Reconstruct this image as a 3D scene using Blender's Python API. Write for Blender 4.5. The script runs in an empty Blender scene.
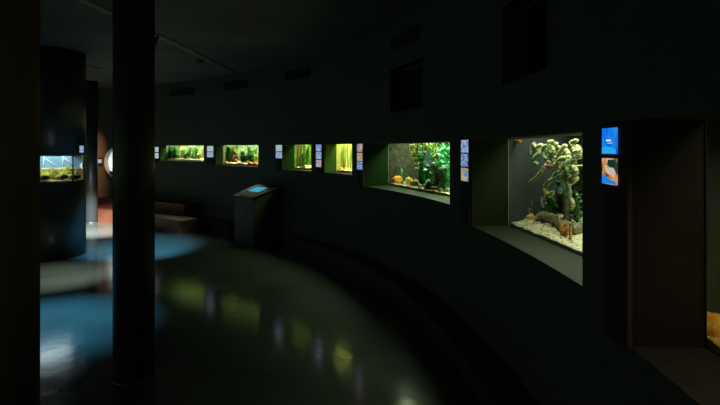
import bpy, bmesh, math, random
from mathutils import Vector, Matrix, noise
PI = math.pi
sc = bpy.context.scene
C = sc.collection
EYE, F, CX, HY = 1.6, 500.0, 360.0, 148.5      # eye height, focal length in pixels, centre column, horizon row
CEIL = 3.05

# ------------------------------------------------------------------ helpers
def link(name, me, parent=None):
    o = bpy.data.objects.new(name, me); C.objects.link(o)
    if parent: o.parent = parent
    return o
def tag(o, label=None, cat=None, group=None, kind=None):
    if label: o['label'] = label
    if cat: o['category'] = cat
    if group: o['group'] = group
    if kind: o['kind'] = kind
    return o
def empty(name, loc=(0, 0, 0), rz=0):
    o = link(name, None); o.location = loc; o.rotation_euler = (0, 0, rz); o.empty_display_size = .1
    bpy.context.view_layer.update()
    return o
def obj(name, bm, mats, parent=None, smooth=False):
    me = bpy.data.meshes.new(name)
    bm.normal_update(); bm.to_mesh(me); bm.free()
    for m in (mats if isinstance(mats, (list, tuple)) else [mats]): me.materials.append(m)
    if smooth:
        for p in me.polygons: p.use_smooth = True
    o = link(name, me, parent)
    if parent:                                    # geometry is written in world space; keep it there
        M = Matrix.Identity(4); p = parent; ch = []
        while p: ch.append(p); p = p.parent
        for p in reversed(ch): M = M @ p.matrix_basis
        me.transform(M.inverted())
    return o
def recenter(o):
    """put a mesh object's origin at the centre of its base"""
    vs = [v.co for v in o.data.vertices]
    a = Vector([min(v[i] for v in vs) for i in range(3)]); b = Vector([max(v[i] for v in vs) for i in range(3)])
    c = Vector(((a.x+b.x)/2, (a.y+b.y)/2, a.z)); o.data.transform(Matrix.Translation(-c)); o.location = c
    return o
def quad(bm, pts, mi=0, sm=False):
    f = bm.faces.new([bm.verts.new(p) for p in pts]); f.material_index = mi; f.smooth = sm; return f
def hexa(bm, p, mi=0):
    """box from 8 points: bottom 4 ccw then top 4"""
    v = [bm.verts.new(q) for q in p]
    for idx in ((3,2,1,0),(4,5,6,7),(0,1,5,4),(1,2,6,5),(2,3,7,6),(3,0,4,7)):
        f = bm.faces.new([v[i] for i in idx]); f.material_index = mi
    return v
def fbox(bm, fr, u0, u1, v0, v1, h0, h1, mi=0):
    return hexa(bm, [fr(u0,v0,h0), fr(u1,v0,h0), fr(u1,v1,h0), fr(u0,v1,h0), fr(u0,v0,h1), fr(u1,v0,h1), fr(u1,v1,h1), fr(u0,v1,h1)], mi)
def bevel(bm, w, seg=2):
    bmesh.ops.bevel(bm, geom=list(bm.edges), offset=w, segments=seg, affect='EDGES', profile=.6)
def lathe(bm, cx, cy, prof, n=48, mi=0, smooth=True, a0=0, a1=2*PI):
    rings = []
    full = abs(a1-a0-2*PI) < 1e-6
    m = n if full else n+1
    for r, h in prof:
        rings.append([bm.verts.new((cx+r*math.cos(a0+(a1-a0)*k/n), cy+r*math.sin(a0+(a1-a0)*k/n), h)) for k in range(m)])
    for a, b in zip(rings, rings[1:]):
        for k in range(n):
            j = (k+1) % m
            f = bm.faces.new((a[k], a[j], b[j], b[k])); f.smooth = smooth; f.material_index = mi
    return rings
def cyl(bm, cx, cy, r, h0, h1, n=48, mi=0):
    R = lathe(bm, cx, cy, [(r, h0), (r, h1)], n, mi)
    bm.faces.new(R[0][::-1]).material_index = mi; bm.faces.new(R[1]).material_index = mi
def tube(bm, pts, rads, n=8, mi=0, smooth=True, cap=True):
    pts = [Vector(p) for p in pts]; rings = []; up = Vector((0.13, .21, .97))
    for i, p in enumerate(pts):
        d = (pts[min(i+1, len(pts)-1)] - pts[max(i-1, 0)])
        d = d.normalized() if d.length > 1e-9 else Vector((0, 0, 1))
        s = d.cross(up)
        if s.length < .05: s = d.cross(Vector((1, 0, 0)))
        s.normalize(); t = s.cross(d); r = rads[i] if hasattr(rads, '__len__') else rads
        rings.append([bm.verts.new(p + s*math.cos(2*PI*k/n)*r + t*math.sin(2*PI*k/n)*r) for k in range(n)])
    for a, b in zip(rings, rings[1:]):
        for k in range(n):
            f = bm.faces.new((a[k], a[(k+1) % n], b[(k+1) % n], b[k])); f.smooth = smooth; f.material_index = mi
    if cap:
        for R in (rings[0][::-1], rings[-1]):
            f = bm.faces.new(R); f.material_index = mi
def spline(ctrl, n):
    """Catmull-Rom through points"""
    P = [Vector(p) for p in ctrl]; P = [2*P[0]-P[1]] + P + [2*P[-1]-P[-2]]; out = []
    segs = len(P)-3
    for i in range(n+1):
        t = i/n*segs; k = min(int(t), segs-1); t -= k
        a, b, c, d = P[k:k+4]
        out.append(.5*((2*b) + (c-a)*t + (2*a-5*b+4*c-d)*t*t + (3*b-a-3*c+d)*t**3))
    return out
def blob(bm, c, r, seed=0, amp=.25, fq=2.0, sub=3, mi=0):
    """lumpy stone, r is a 3-vector of radii"""
    b2 = bmesh.new(); bmesh.ops.create_icosphere(b2, subdivisions=sub, radius=1)
    off = Vector((seed*3.7, seed*1.3, seed*7.1)); mp = {}
    for v in b2.verts:
        d = v.co.normalized(); k = 1+amp*noise.fractal(d*fq*.7+off, 1, 2, 4)
        mp[v.index] = bm.verts.new(Vector(c)+Vector((d.x*r[0]*k, d.y*r[1]*k, d.z*r[2]*k)))
    for f in b2.faces:
        g = bm.faces.new([mp[v.index] for v in f.verts]); g.smooth = True; g.material_index = mi
    b2.free()

# ------------------------------------------------------------------ materials
def mat(name, col, rough=.6, col2=None, scale=4, bump=0, bscale=None, metal=0, spec=.5, detail=6):
    m = bpy.data.materials.new(name); m.use_nodes = True; nt = m.node_tree; b = nt.nodes['Principled BSDF']
    b.inputs['Base Color'].default_value = (*col, 1); b.inputs['Roughness'].default_value = rough
    b.inputs['Metallic'].default_value = metal; b.inputs['Specular IOR Level'].default_value = spec
    tc = nt.nodes.new('ShaderNodeTexCoord')
    if col2:
        n = nt.nodes.new('ShaderNodeTexNoise'); n.inputs['Scale'].default_value = scale; n.inputs['Detail'].default_value = detail
        r = nt.nodes.new('ShaderNodeValToRGB'); r.color_ramp.elements[0].position = .35; r.color_ramp.elements[1].position = .65
        r.color_ramp.elements[0].color = (*col, 1); r.color_ramp.elements[1].color = (*col2, 1)
        nt.links.new(tc.outputs['Object'], n.inputs['Vector']); nt.links.new(n.outputs['Fac'], r.inputs['Fac']); nt.links.new(r.outputs['Color'], b.inputs['Base Color'])
    if bump:
        n2 = nt.nodes.new('ShaderNodeTexNoise'); n2.inputs['Scale'].default_value = bscale or scale*3; n2.inputs['Detail'].default_value = 4
        bp = nt.nodes.new('ShaderNodeBump'); bp.inputs['Strength'].default_value = bump; bp.inputs['Distance'].default_value = .01
        nt.links.new(tc.outputs['Object'], n2.inputs['Vector']); nt.links.new(n2.outputs['Fac'], bp.inputs['Height']); nt.links.new(bp.outputs['Normal'], b.inputs['Normal'])
    return m
def emit(name, col, strength, col2=None, col3=None, scale=10):
    m = bpy.data.materials.new(name); m.use_nodes = True; nt = m.node_tree; nt.nodes.clear()
    o = nt.nodes.new('ShaderNodeOutputMaterial'); e = nt.nodes.new('ShaderNodeEmission'); e.inputs['Strength'].default_value = strength
    e.inputs['Color'].default_value = (*col, 1); nt.links.new(e.outputs[0], o.inputs[0])
    if col2:
        tc = nt.nodes.new('ShaderNodeTexCoord'); n = nt.nodes.new('ShaderNodeTexNoise'); n.inputs['Scale'].default_value = scale; n.inputs['Detail'].default_value = 2
        r = nt.nodes.new('ShaderNodeValToRGB'); cr = r.color_ramp
        cr.elements[0].position = .4; cr.elements[0].color = (*col, 1); cr.elements[1].position = .6; cr.elements[1].color = (*(col3 or col2), 1)
        if col3: x = cr.elements.new(.5); x.color = (*col2, 1)
        nt.links.new(tc.outputs['Object'], n.inputs['Vector']); nt.links.new(n.outputs['Fac'], r.inputs['Fac']); nt.links.new(r.outputs['Color'], e.inputs['Color'])
    return m
def glass_mat(name, tint=(.93, .98, .95), g=.06):
    m = bpy.data.materials.new(name); m.use_nodes = True; nt = m.node_tree; nt.nodes.clear()
    o = nt.nodes.new('ShaderNodeOutputMaterial'); t = nt.nodes.new('ShaderNodeBsdfTransparent'); t.inputs[0].default_value = (*tint, 1)
    s = nt.nodes.new('ShaderNodeBsdfGlossy'); s.inputs['Roughness'].default_value = .02
    x = nt.nodes.new('ShaderNodeMixShader'); l = nt.nodes.new('ShaderNodeLayerWeight'); l.inputs['Blend'].default_value = .5; pw = nt.nodes.new('ShaderNodeMath'); pw.operation = 'POWER'; pw.inputs[1].default_value = 4
    mm = nt.nodes.new('ShaderNodeMath'); mm.operation = 'MULTIPLY_ADD'; mm.inputs[1].default_value = .35; mm.inputs[2].default_value = .012
    nt.links.new(l.outputs['Facing'], pw.inputs[0]); nt.links.new(pw.outputs[0], mm.inputs[0]); nt.links.new(mm.outputs[0], x.inputs[0]); nt.links.new(t.outputs[0], x.inputs[1]); nt.links.new(s.outputs[0], x.inputs[2]); nt.links.new(x.outputs[0], o.inputs[0])
    return m

WALL = mat('painted_wall', (.062, .078, .066), .75, (.072, .088, .076), 1.2, .12, 60)
CEILM = mat('ceiling_paint', (.10, .104, .085), .85, (.15, .155, .13), .8, .2, 14)
COLM = mat('dark_column_paint', (.17, .125, .09), .75, (.22, .16, .115), 3, .25, 30)
COLG = mat('dark_column_paint_smooth', (.03, .034, .033), .45, (.036, .04, .038), 2, .05, 40)
REVEAL = mat('niche_paint', (.016, .026, .009), .6, (.019, .03, .011), 6, .05, 60, spec=.12)  # niche paint with a little of the tanks' green light in its colour
REVG = mat('niche_tank_glow', (.018, .055, .007), .6, (.022, .065, .008), 6, .05, 60, spec=.12)  # same niche surface, strong green tank glow painted into the colour
REVD = mat('niche_tank_glow_dim', (.007, .026, .004), .6, (.009, .03, .005), 6, .05, 60, spec=.12)  # weaker copy of that painted tank glow, for the dimmer niches
REVSHADE = mat('niche_shade', (.013, .010, .009), .7, (.017, .013, .011), 12, .05, 60, spec=.12)  # shade painted in as near-black: unlit sills and the rightmost niche
BENCH = mat('bench_wood', (.045, .035, .028), .5, (.06, .045, .034), 6, .1, 30)
STEPM = mat('step_wood', (.10, .030, .013), .5, (.13, .04, .017), 5, .1, 30)
KIOSK = mat('kiosk_grey_laminate', (.055, .052, .046), .45, (.06, .056, .05), 8, .04, 60)
KIOSKT = mat('kiosk_brushed_top', (.12, .13, .11), .3, (.14, .15, .13), 30, .02, 80, metal=.6)
METAL = mat('rail_metal', (.55, .48, .38), .45, (.6, .53, .42), 20, .02, 80, metal=.3)
GRILL = mat('vent_grill_metal', (.012, .012, .011), .5, (.016, .016, .015), 10)
WINF = mat('window_frame_paint', (.04, .045, .042), .5, (.045, .05, .047), 9)
WING = mat('window_dark_glass', (.006, .006, .008), .15, (.008, .008, .010), 3)
GLASS = glass_mat('tank_glass')
BLK = mat('tank_black_frame', (.012, .012, .012), .4, (.016, .016, .016), 20)
LAMPB = mat('lamp_body_black', (.015, .015, .015), .4, (.02, .02, .02), 10)
LAMPE = emit('lamp_lens', (.8, .9, 1), 6)

def floor_mat():
    m = mat('polished_concrete', (.05, .058, .045), .22, (.068, .076, .06), 1.3, 0, spec=.55)
    nt = m.node_tree; b = nt.nodes['Principled BSDF']; tc = nt.nodes['Texture Coordinate']
    n = nt.nodes.new('ShaderNodeTexNoise'); n.inputs['Scale'].default_value = 3.0; n.inputs['Detail'].default_value = 5
    mr = nt.nodes.new('ShaderNodeMapRange'); mr.inputs[1].default_value = .3; mr.inputs[2].default_value = .7; mr.inputs[3].default_value = .10; mr.inputs[4].default_value = .16
    nt.links.new(tc.outputs['Object'], n.inputs['Vector']); nt.links.new(n.outputs['Fac'], mr.inputs[0]); nt.links.new(mr.outputs[0], b.inputs['Roughness'])
    n2 = nt.nodes.new('ShaderNodeTexNoise'); n2.inputs['Scale'].default_value = 9; n2.inputs['Detail'].default_value = 3
    # long joints in the concrete
    br = nt.nodes.new('ShaderNodeTexBrick'); br.offset = 0; br.inputs['Scale'].default_value = 1; br.inputs['Brick Width'].default_value = 6.5; br.inputs['Row Height'].default_value = 6.5
    br.inputs['Mortar Size'].default_value = .004; br.inputs['Mortar Smooth'].default_value = 0
    mp = nt.nodes.new('ShaderNodeMapping'); mp.inputs['Rotation'].default_value = (0, 0, math.radians(38)); mp.inputs['Location'].default_value = (FJ[0], FJ[1], 0)
    nt.links.new(tc.outputs['Object'], mp.inputs[0]); nt.links.new(mp.outputs[0], br.inputs['Vector'])
    rp = [x for x in nt.nodes if x.type == 'VALTORGB'][0]
    mx = nt.nodes.new('ShaderNodeMix'); mx.data_type = 'RGBA'
    nt.links.new(br.outputs['Fac'], mx.inputs[0]); nt.links.new(rp.outputs['Color'], mx.inputs[6]); mx.inputs[7].default_value = (.01, .01, .01, 1)
    nt.links.new(mx.outputs[2], b.inputs['Base Color'])
    bp = nt.nodes.new('ShaderNodeBump'); bp.inputs['Strength'].default_value = .10; bp.inputs['Distance'].default_value = .01
    nt.links.new(tc.outputs['Object'], n2.inputs['Vector']); nt.links.new(n2.outputs['Fac'], bp.inputs['Height']); nt.links.new(bp.outputs['Normal'], b.inputs['Normal'])
    return m
FJ = (0.4, 0.35)
FLOOR = floor_mat()

# ------------------------------------------------------------------ the curved wall: plan curve
WC = Vector((-9.44, 2.2))
RK = [(-100, 10.42), (0, 10.42), (12, 10.47), (17, 10.50), (22, 10.47), (29, 10.40), (36, 10.28), (44, 10.18), (52, 10.25), (60, 10.27), (68, 10.35), (75, 10.42), (200, 10.42)]
def rad(th):
    d = math.degrees(th)
    def pl(x):
        for (a, ra), (b, rb) in zip(RK, RK[1:]):
            if x <= b: return ra + (rb-ra)*(x-a)/(b-a)
        return RK[-1][1]
    return sum(pl(d+k) for k in (-5, -3, -1, 1, 3, 5))/6
def W(th, off=0, h=0):
    r = rad(th)+off
    return Vector((WC.x+r*math.cos(th), WC.y+r*math.sin(th), h))
def pxof(p): return CX+F*p[0]/p[1]
def th_px(px, off=0):
    a, b = math.radians(-9), math.radians(80)
    for _ in range(50):
        m = (a+b)/2
        if pxof(W(m, off)) > px: a = m
        else: b = m
    return (a+b)/2
def hgt(y, z): return EYE-(y-HY)*z/F

# tank openings: (left px, right px, glass-left px, sill height, top height)
TK = {
 1: (160.3, 203.5, 166, 1.325, 1.665),
 2: (215.5, 258.3, 223, 1.265, 1.665),
 3: (283.0, 311.3, 294, 1.245, 1.665),
 4: (324.5, 352.0, 336, 1.240, 1.665),
 5: (364.0, 449.8, 388, 1.105, 1.660),
 6: (472.0, 582.4, 508, .990, 1.672),
 7: (630.0, 1130., 705, .885, 1.700),
}
OPEN = []   # th0 < th1, h0, h1, depth, key
for k, (a, b, g, s, t) in TK.items():
    t1 = th_px(a); t0 = th_px(b) if b < 1000 else math.radians(-13)
    dep = .3
    lo, hi = .05, .9
    for _ in range(40):
        m = (lo+hi)/2
        if pxof(W(t1, m)) < g: lo = m
        else: hi = m
    dep = min(lo, .52)
    OPEN.append([t0, t1, s, t, dep, k])
WN = [(390.5, 423, 2.02, 2.53), (502, 547, 2.02, 2.53)]
for i, (a, b, s, t) in enumerate(WN): OPEN.append([th_px(b), th_px(a), s, t, .16, 'w%d' % (i+1)])
for o_ in OPEN: print('OPEN', o_[5], round(math.degrees(o_[0]), 1), round(math.degrees(o_[1]), 1), 'depth', round(o_[4], 3), 'width', round((o_[1]-o_[0])*10.4, 2))

def build_wall():
    bm = bmesh.new()
    T0, T1 = math.radians(-40), math.radians(150)
    ths = {round(T0+(T1-T0)*i/190, 6) for i in range(191)}
    for o in OPEN: ths |= {round(o[0], 6), round(o[1], 6)}
    ths = sorted(ths); t2 = [ths[0]]
    edges = {round(o[i], 6) for o in OPEN for i in (0, 1)}
    for t in ths[1:]:
        if t-t2[-1] < .004:
            if t in edges and t2[-1] not in edges: t2[-1] = t; continue
            if t not in edges: continue
        t2.append(t)
    hs = sorted({0, CEIL} | {o[2] for o in OPEN} | {o[3] for o in OPEN})
    V = {}
    def v(i, j):
        if (i, j) not in V: V[(i, j)] = bm.verts.new(W(t2[i], 0, hs[j]))
        return V[(i, j)]
    for i in range(len(t2)-1):
        tm = (t2[i]+t2[i+1])/2
        for j in range(len(hs)-1):
            hm = (hs[j]+hs[j+1])/2
            if any(o[0] < tm < o[1] and o[2] < hm < o[3] for o in OPEN): continue
            f = bm.faces.new((v(i, j), v(i, j+1), v(i+1, j+1), v(i+1, j))); f.smooth = True
    # reveals with a chamfer line of their own
    for o in OPEN:
        seg = [t for t in t2 if o[0]-1e-5 <= t <= o[1]+1e-5]
        d = o[4]
        A, B = W(o[0], d), W(o[1], d)
        for a, b in zip(seg, seg[1:]):
            fa, fb = (a-o[0])/(o[1]-o[0]), (b-o[0])/(o[1]-o[0])
            ia, ib = A.lerp(B, fa), A.lerp(B, fb)
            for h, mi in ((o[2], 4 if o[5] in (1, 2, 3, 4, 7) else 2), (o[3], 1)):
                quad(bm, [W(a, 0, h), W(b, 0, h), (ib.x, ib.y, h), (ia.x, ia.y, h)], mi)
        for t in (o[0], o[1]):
            quad(bm, [W(t, 0, o[2]), W(t, d, o[2]), W(t, d, o[3]), W(t, 0, o[3])], {1: 3, 2: 5, 3: 5, 4: 3, 5: 5, 7: 4}.get(o[5], 1))  # side colours carry how strongly each niche is lit
    # outer skin so the wall has thickness
    for a, b in zip(t2, t2[1:]):
        quad(bm, [W(a, 1.25, 0), W(b, 1.25, 0), W(b, 1.25, CEIL), W(a, 1.25, CEIL)], 0)
    for t in (t2[0], t2[-1]):
        quad(bm, [W(t, 0, 0), W(t, 1.25, 0), W(t, 1.25, CEIL), W(t, 0, CEIL)], 0)
    o = obj('wall_right', bm, [WALL, REVEAL, SILLM, REVG, REVSHADE, REVD]); tag(o, 'dark green grey curved wall with lit tank openings', kind='structure')
SILLM = mat('niche_sill', (.019, .024, .011), .55, (.023, .028, .013), 8, .04, 60, spec=.3)
build_wall()

bm = bmesh.new(); n = 120
A = [bm.verts.new((WC.x+12.2*math.cos(2*PI*i/n), WC.y+12.2*math.sin(2*PI*i/n), 0)) for i in range(n)]
B = [bm.verts.new((v.co.x, v.co.y, -.2)) for v in A]
bm.faces.new(A); bm.faces.new(B[::-1])
for i in range(n): bm.faces.new((A[i], B[i], B[(i+1) % n], A[(i+1) % n]))
tag(obj('floor', bm, FLOOR), 'dark polished concrete floor', kind='structure')
bm = bmesh.new()
A = [bm.verts.new((WC.x+12.2*math.cos(2*PI*i/n), WC.y+12.2*math.sin(2*PI*i/n), CEIL)) for i in range(n)]
B = [bm.verts.new((v.co.x, v.co.y, CEIL+.2)) for v in A]
bm.faces.new(A[::-1]); bm.faces.new(B)
for i in range(n): bm.faces.new((A[i], A[(i+1) % n], B[(i+1) % n], B[i]))
tag(obj('ceiling', bm, CEILM), 'dark ceiling slab', kind='structure')

# upper windows
for i, o in enumerate(x for x in OPEN if str(x[5]).startswith('w')):
    A, B = W(o[1], o[4]), W(o[0], o[4]); u = (B-A); Wd = u.length; u.normalize(); nn = Vector((-u.y, u.x, 0))
    if nn.dot(Vector((A.x-WC.x, A.y-WC.y, 0))) < 0: nn = -nn
    fr = lambda a, b, h, A=A, u=u, nn=nn: A+u*a+nn*b+Vector((0, 0, h))
    r = empty('window_%d' % (i+1), (A.x, A.y, o[2])); tag(r, kind='structure')
    bm = bmesh.new(); fbox(bm, fr, 0, Wd, .0, .02, o[2], o[3]); obj('pane', bm, WING, r)
    bm = bmesh.new(); t = .03
    fbox(bm, fr, 0, Wd, -.03, 0, o[2], o[2]+t); fbox(bm, fr, 0, Wd, -.03, 0, o[3]-t, o[3]); fbox(bm, fr, 0, t, -.03, 0, o[2]+t, o[3]-t); fbox(bm, fr, Wd-t, Wd, -.03, 0, o[2]+t, o[3]-t)
    obj('window_frame', bm, WINF, r)
    for j in range(3):
        bm = bmesh.new(); x = Wd-.08-.05*j; fbox(bm, fr, x, x+.012, -.06, -.035, o[2]+.03, o[3]-.03); obj('bar', bm, WINF, r)

# wall vents just under the ceiling
VE = [(170.5, 194, 'leftmost'), (224.5, 248, 'second from the left'), (286, 310, 'third from the left'), (393, 420, 'rightmost, above the small dark window')]
for a, b, w in VE:
    t1, t0 = th_px(a), th_px(b)
    A, B = W(t1, -.012), W(t0, -.012); u = B-A; Wd = u.length; u.normalize(); nn = Vector((-u.y, u.x, 0))
    if nn.dot(Vector((A.x-WC.x, A.y-WC.y, 0))) < 0: nn = -nn
    fr = lambda a, b, h, A=A, u=u, nn=nn: A+u*a+nn*b+Vector((0, 0, h))
    h0, h1 = 2.74, 2.875
    r = empty('wall_vent', (A.x, A.y, h0)); tag(r, 'dark rectangular air vent high on the curved wall, %s' % w, 'vent', 'air vents under the ceiling')
    bm = bmesh.new(); fbox(bm, fr, 0, Wd, .0, .03, h0, h1); obj('backing', bm, GRILL, r)
    bm = bmesh.new(); t = .012
    fbox(bm, fr, 0, Wd, -.012, 0, h0, h0+t); fbox(bm, fr, 0, Wd, -.012, 0, h1-t, h1); fbox(bm, fr, 0, t, -.012, 0, h0+t, h1-t); fbox(bm, fr, Wd-t, Wd, -.012, 0, h0+t, h1-t)
    obj('frame', bm, GRILL, r)
    for j in range(4):
        bm = bmesh.new(); y = h0+.025+.026*j; fbox(bm, fr, t, Wd-t, -.008, 0, y, y+.006); obj('slat', bm, GRILL, r)

# ------------------------------------------------------------------ low bench along the wall
def strip(bm, t0, t1, o0, o1, h0, h1, n=60, mi=0):
    prev = None; first = None
    for i in range(n+1):
        t = t0+(t1-t0)*i/n
        R = [bm.verts.new(W(t, o, h)) for o, h in ((o0, h0), (o1, h0), (o1, h1), (o0, h1))]
        if prev:
            for k in range(4): bm.faces.new((prev[k], prev[(k+1) % 4], R[(k+1) % 4], R[k])).material_index = mi
        else: first = R
        prev = R
    bm.faces.new(first[::-1]); bm.faces.new(prev)
for tb0, tb1, pm, lb in ((math.radians(-30), th_px(287, -.2), 340, 'long low dark bench curving along the wall foot from the kiosk to the right'), (th_px(229, -.2), th_px(199, -.2), 214, 'short low dark bench against the wall between the wooden steps and the kiosk')):
    r = empty('low_bench', tuple(W(th_px(pm), -.12))); tag(r, lb, 'bench')
    bm = bmesh.new(); strip(bm, tb0, tb1, -.20, -.015, 0, .165, 120); obj('base', bm, BENCH, r)
    bm = bmesh.new(); strip(bm, tb0, tb1, -.25, -.005, .165, .2, 120); obj('seat_board', bm, BENCH, r)

# ------------------------------------------------------------------ columns
def column(px, zc, r_, label, m, w=None):
    x = (px-CX)/F*zc
    r = empty('round_column', (x, zc, 0)); tag(r, label, 'column')
    bm = bmesh.new(); cyl(bm, x, zc, r_, 0, CEIL, 64); obj('shaft', bm, m, r)
    bm = bmesh.new(); lathe(bm, x, zc, [(r_+.001, .001), (r_+.006, .001), (r_+.006, .012), (r_+.001, .02)], 64); obj('foot_ring', bm, LAMPB, r)
    return r
column(134.0, 3.49, .135, 'black round column in front of the porthole, standing alone on the floor', COLG)
column(-.5, 2.3, .158, 'brownish round column cut by the left edge of the picture', COLM)
column(90.5, 10.8, .14, 'slim dark column behind the round aquarium drum', COLG)

# ------------------------------------------------------------------ steps below the porthole
def wallpx(px, off): return th_px(px, off)
r = empty('step_platform', tuple(W(math.radians(62), -.4))); tag(r, 'two tier brown wooden step against the far wall under the porthole', 'step')
tR1, tL1 = th_px(183.3, -.45), th_px(94, -.45)
bm = bmesh.new(); strip(bm, tR1, tL1, -.45, -.01, 0, .46, 30); obj('upper_step', bm, STEPM, r)
tR2 = th_px(175, -.95)
bm = bmesh.new(); strip(bm, tR2, tL1, -.88, -.452, 0, .25, 30); obj('lower_step', bm, STEPM, r)

# ------------------------------------------------------------------ kiosk
def kiosk():
    a = Vector((-1.72, 8.05, 0)); b = Vector((-2.13, 8.47, 0))       # near and far foot of the front face
    u = (b-a).normalized(); w = (b-a).length; v = Vector((u.y, -u.x, 0))
    if v.x < 0: v = -v
    dp = .50
    fr = lambda p, q, h: a+u*p+v*q+Vector((0, 0, h))
    r = empty('information_kiosk', tuple(fr(w/2, dp/2, 0)))
    tag(r, 'dark grey kiosk with sloping top and cyan screen standing before the curved wall', 'kiosk')
    bm = bmesh.new(); hexa(bm, [fr(0, 0, .0), fr(0, dp-.03, .0), fr(w, dp-.03, .0), fr(w, 0, .0), fr(0, 0, .775), fr(0, dp-.03, .93), fr(w, dp-.03, .93), fr(w, 0, .775)])
    bevel(bm, .004, 2); obj('body', bm, KIOSK, r)
    s = .17/(dp+.04)
    z = lambda q, e=0: .785+(q+.04)*s+e
    bm = bmesh.new(); hexa(bm, [fr(-.03, -.04, z(-.04, -.002)), fr(-.03, dp, z(dp, -.002)), fr(w+.03, dp, z(dp, -.002)), fr(w+.03, -.04, z(-.04, -.002)),
                                fr(-.03, -.04, z(-.04, .022)), fr(-.03, dp, z(dp, .022)), fr(w+.03, dp, z(dp, .022)), fr(w+.03, -.04, z(-.04, .022))])
    bevel(bm, .003, 2); tp = obj('desk_top', bm, KIOSKT, r)
    def slab(p0, p1, q0, q1, e0, e1):
        bm = bmesh.new(); hexa(bm, [fr(p0, q0, z(q0, e0)), fr(p0, q1, z(q1, e0)), fr(p1, q1, z(q1, e0)), fr(p1, q0, z(q0, e0)), fr(p0, q0, z(q0, e1)), fr(p0, q1, z(q1, e1)), fr(p1, q1, z(q1, e1)), fr(p1, q0, z(q0, e1))]); return bm
    be = obj('bezel', slab(.03, w-.03, .13, .50, .021, .025), BLK, r)
    tag(obj('screen', slab(.13, w-.13, .18, .36, .0252, .027), emit('kiosk_screen', (.03, .42, .62), .75, (.08, .55, .72), None, 9), be), 'glowing cyan touch screen')
    bm = bmesh.new(); tube(bm, [fr(w*.5, -.002, .55), fr(w*.5, -.014, .55)], .012, 16); obj('lock', bm, METAL, r)
kiosk()

# ------------------------------------------------------------------ signs beside the tanks
NAVY = (.02, .10, .55); SKY = (.10, .45, .95); WHT = (.75, .85, .95); ORG = (.85, .30, .06)
def icon_mats(i):
    S = [emit('lit_sign_pale', (.42, .62, .62), .65, (.75, .85, .85), (.5, .65, .7), 30), emit('lit_sign_blue_white', (.08, .22, .62), .65, (.75, .85, .95), (.15, .35, .75), 26),
         emit('lit_sign_blue_orange', (.05, .22, .65), .68, (.7, .7, .75), (.7, .2, .05), 24), emit('lit_sign_orange_blue', (.6, .28, .07), .68, (.75, .62, .3), (.06, .3, .75), 24),
         emit('lit_sign_deep_blue', (.02, .09, .45), .68, (.55, .7, .9), (.03, .18, .65), 22)]
    return S[i]
IM = [icon_mats(i) for i in range(5)]
BOARD = mat('sign_board_brown', (.022, .011, .008), .7, (.028, .014, .009), 10, .05, 60)
def local(A, B):
    u = B-A; L = u.length; u.normalize(); nn = Vector((-u.y, u.x, 0))
    if nn.dot(Vector((A.x-WC.x, A.y-WC.y, 0))) < 0: nn = -nn
    return (lambda a, b, h: A+u*a+nn*b+Vector((0, 0, h))), L
def sign(pl, pr, tiles, hb, label, bw=None, bdark=None):
    """tiles: list of (ytop, ybottom, material)"""
    A, B = W(th_px(pl, -.026), -.02), W(th_px(pr, -.026), -.02); fr, L = local(A, B)
    z = (A.y+B.y)/2
    ht = hgt(tiles[0][0], z)+.02
    r = empty('sign_board', (A.x, A.y, hb)); tag(r, label, 'sign')
    e = .012 if bw is None else bw
    bm = bmesh.new(); fbox(bm, fr, -e, L+(bdark or e), .0, .019, hb, ht); bevel(bm, .002, 1); obj('board', bm, BOARD, r)
    for y0, y1, m in tiles:
        bm = bmesh.new(); h0, h1 = hgt(y1, z), hgt(y0, z); fbox(bm, fr, 0, L, -.006, .0, h0, h1); t = obj('picture_tile', bm, m, r)
    return r, fr, L, z
OFF = mat('unlit_tile', (.03, .035, .035), .3, (.035, .04, .04), 20)
sign(155.0, 158.3, [(147, 152, IM[0]), (153, 158.3, IM[0])], 1.30, 'narrow board with two pale lit tiles left of the farthest tank')
sign(207.0, 213.0, [(146, 151.4, IM[0]), (152, 157.3, IM[1])], 1.27, 'sign board with a white tile over a blue tile between the two farthest tanks')
sign(275.8, 281.6, [(145, 151.2, IM[0]), (151.9, 158.2, IM[1]), (159.2, 166.8, OFF)], 1.24, 'sign board with two pale tiles and one unlit tile above the kiosk')
sign(316, 321, [(144.5, 151, IM[1]), (151.8, 159, IM[1]), (160, 167, IM[2])], 1.24, 'three tile sign board between the two narrow upright tanks')
sign(357, 362, [(143.8, 152, IM[2]), (152.9, 161, IM[3]), (161.8, 169.6, IM[4])], 1.10, 'three tile sign board left of the green tank with orange rocks')
sign(461, 467.5, [(140, 152.5, IM[1]), (153.8, 166.5, IM[4]), (168, 181, IM[3])], .99, 'three tile sign board between the green tank and the pale coral tank')
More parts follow.
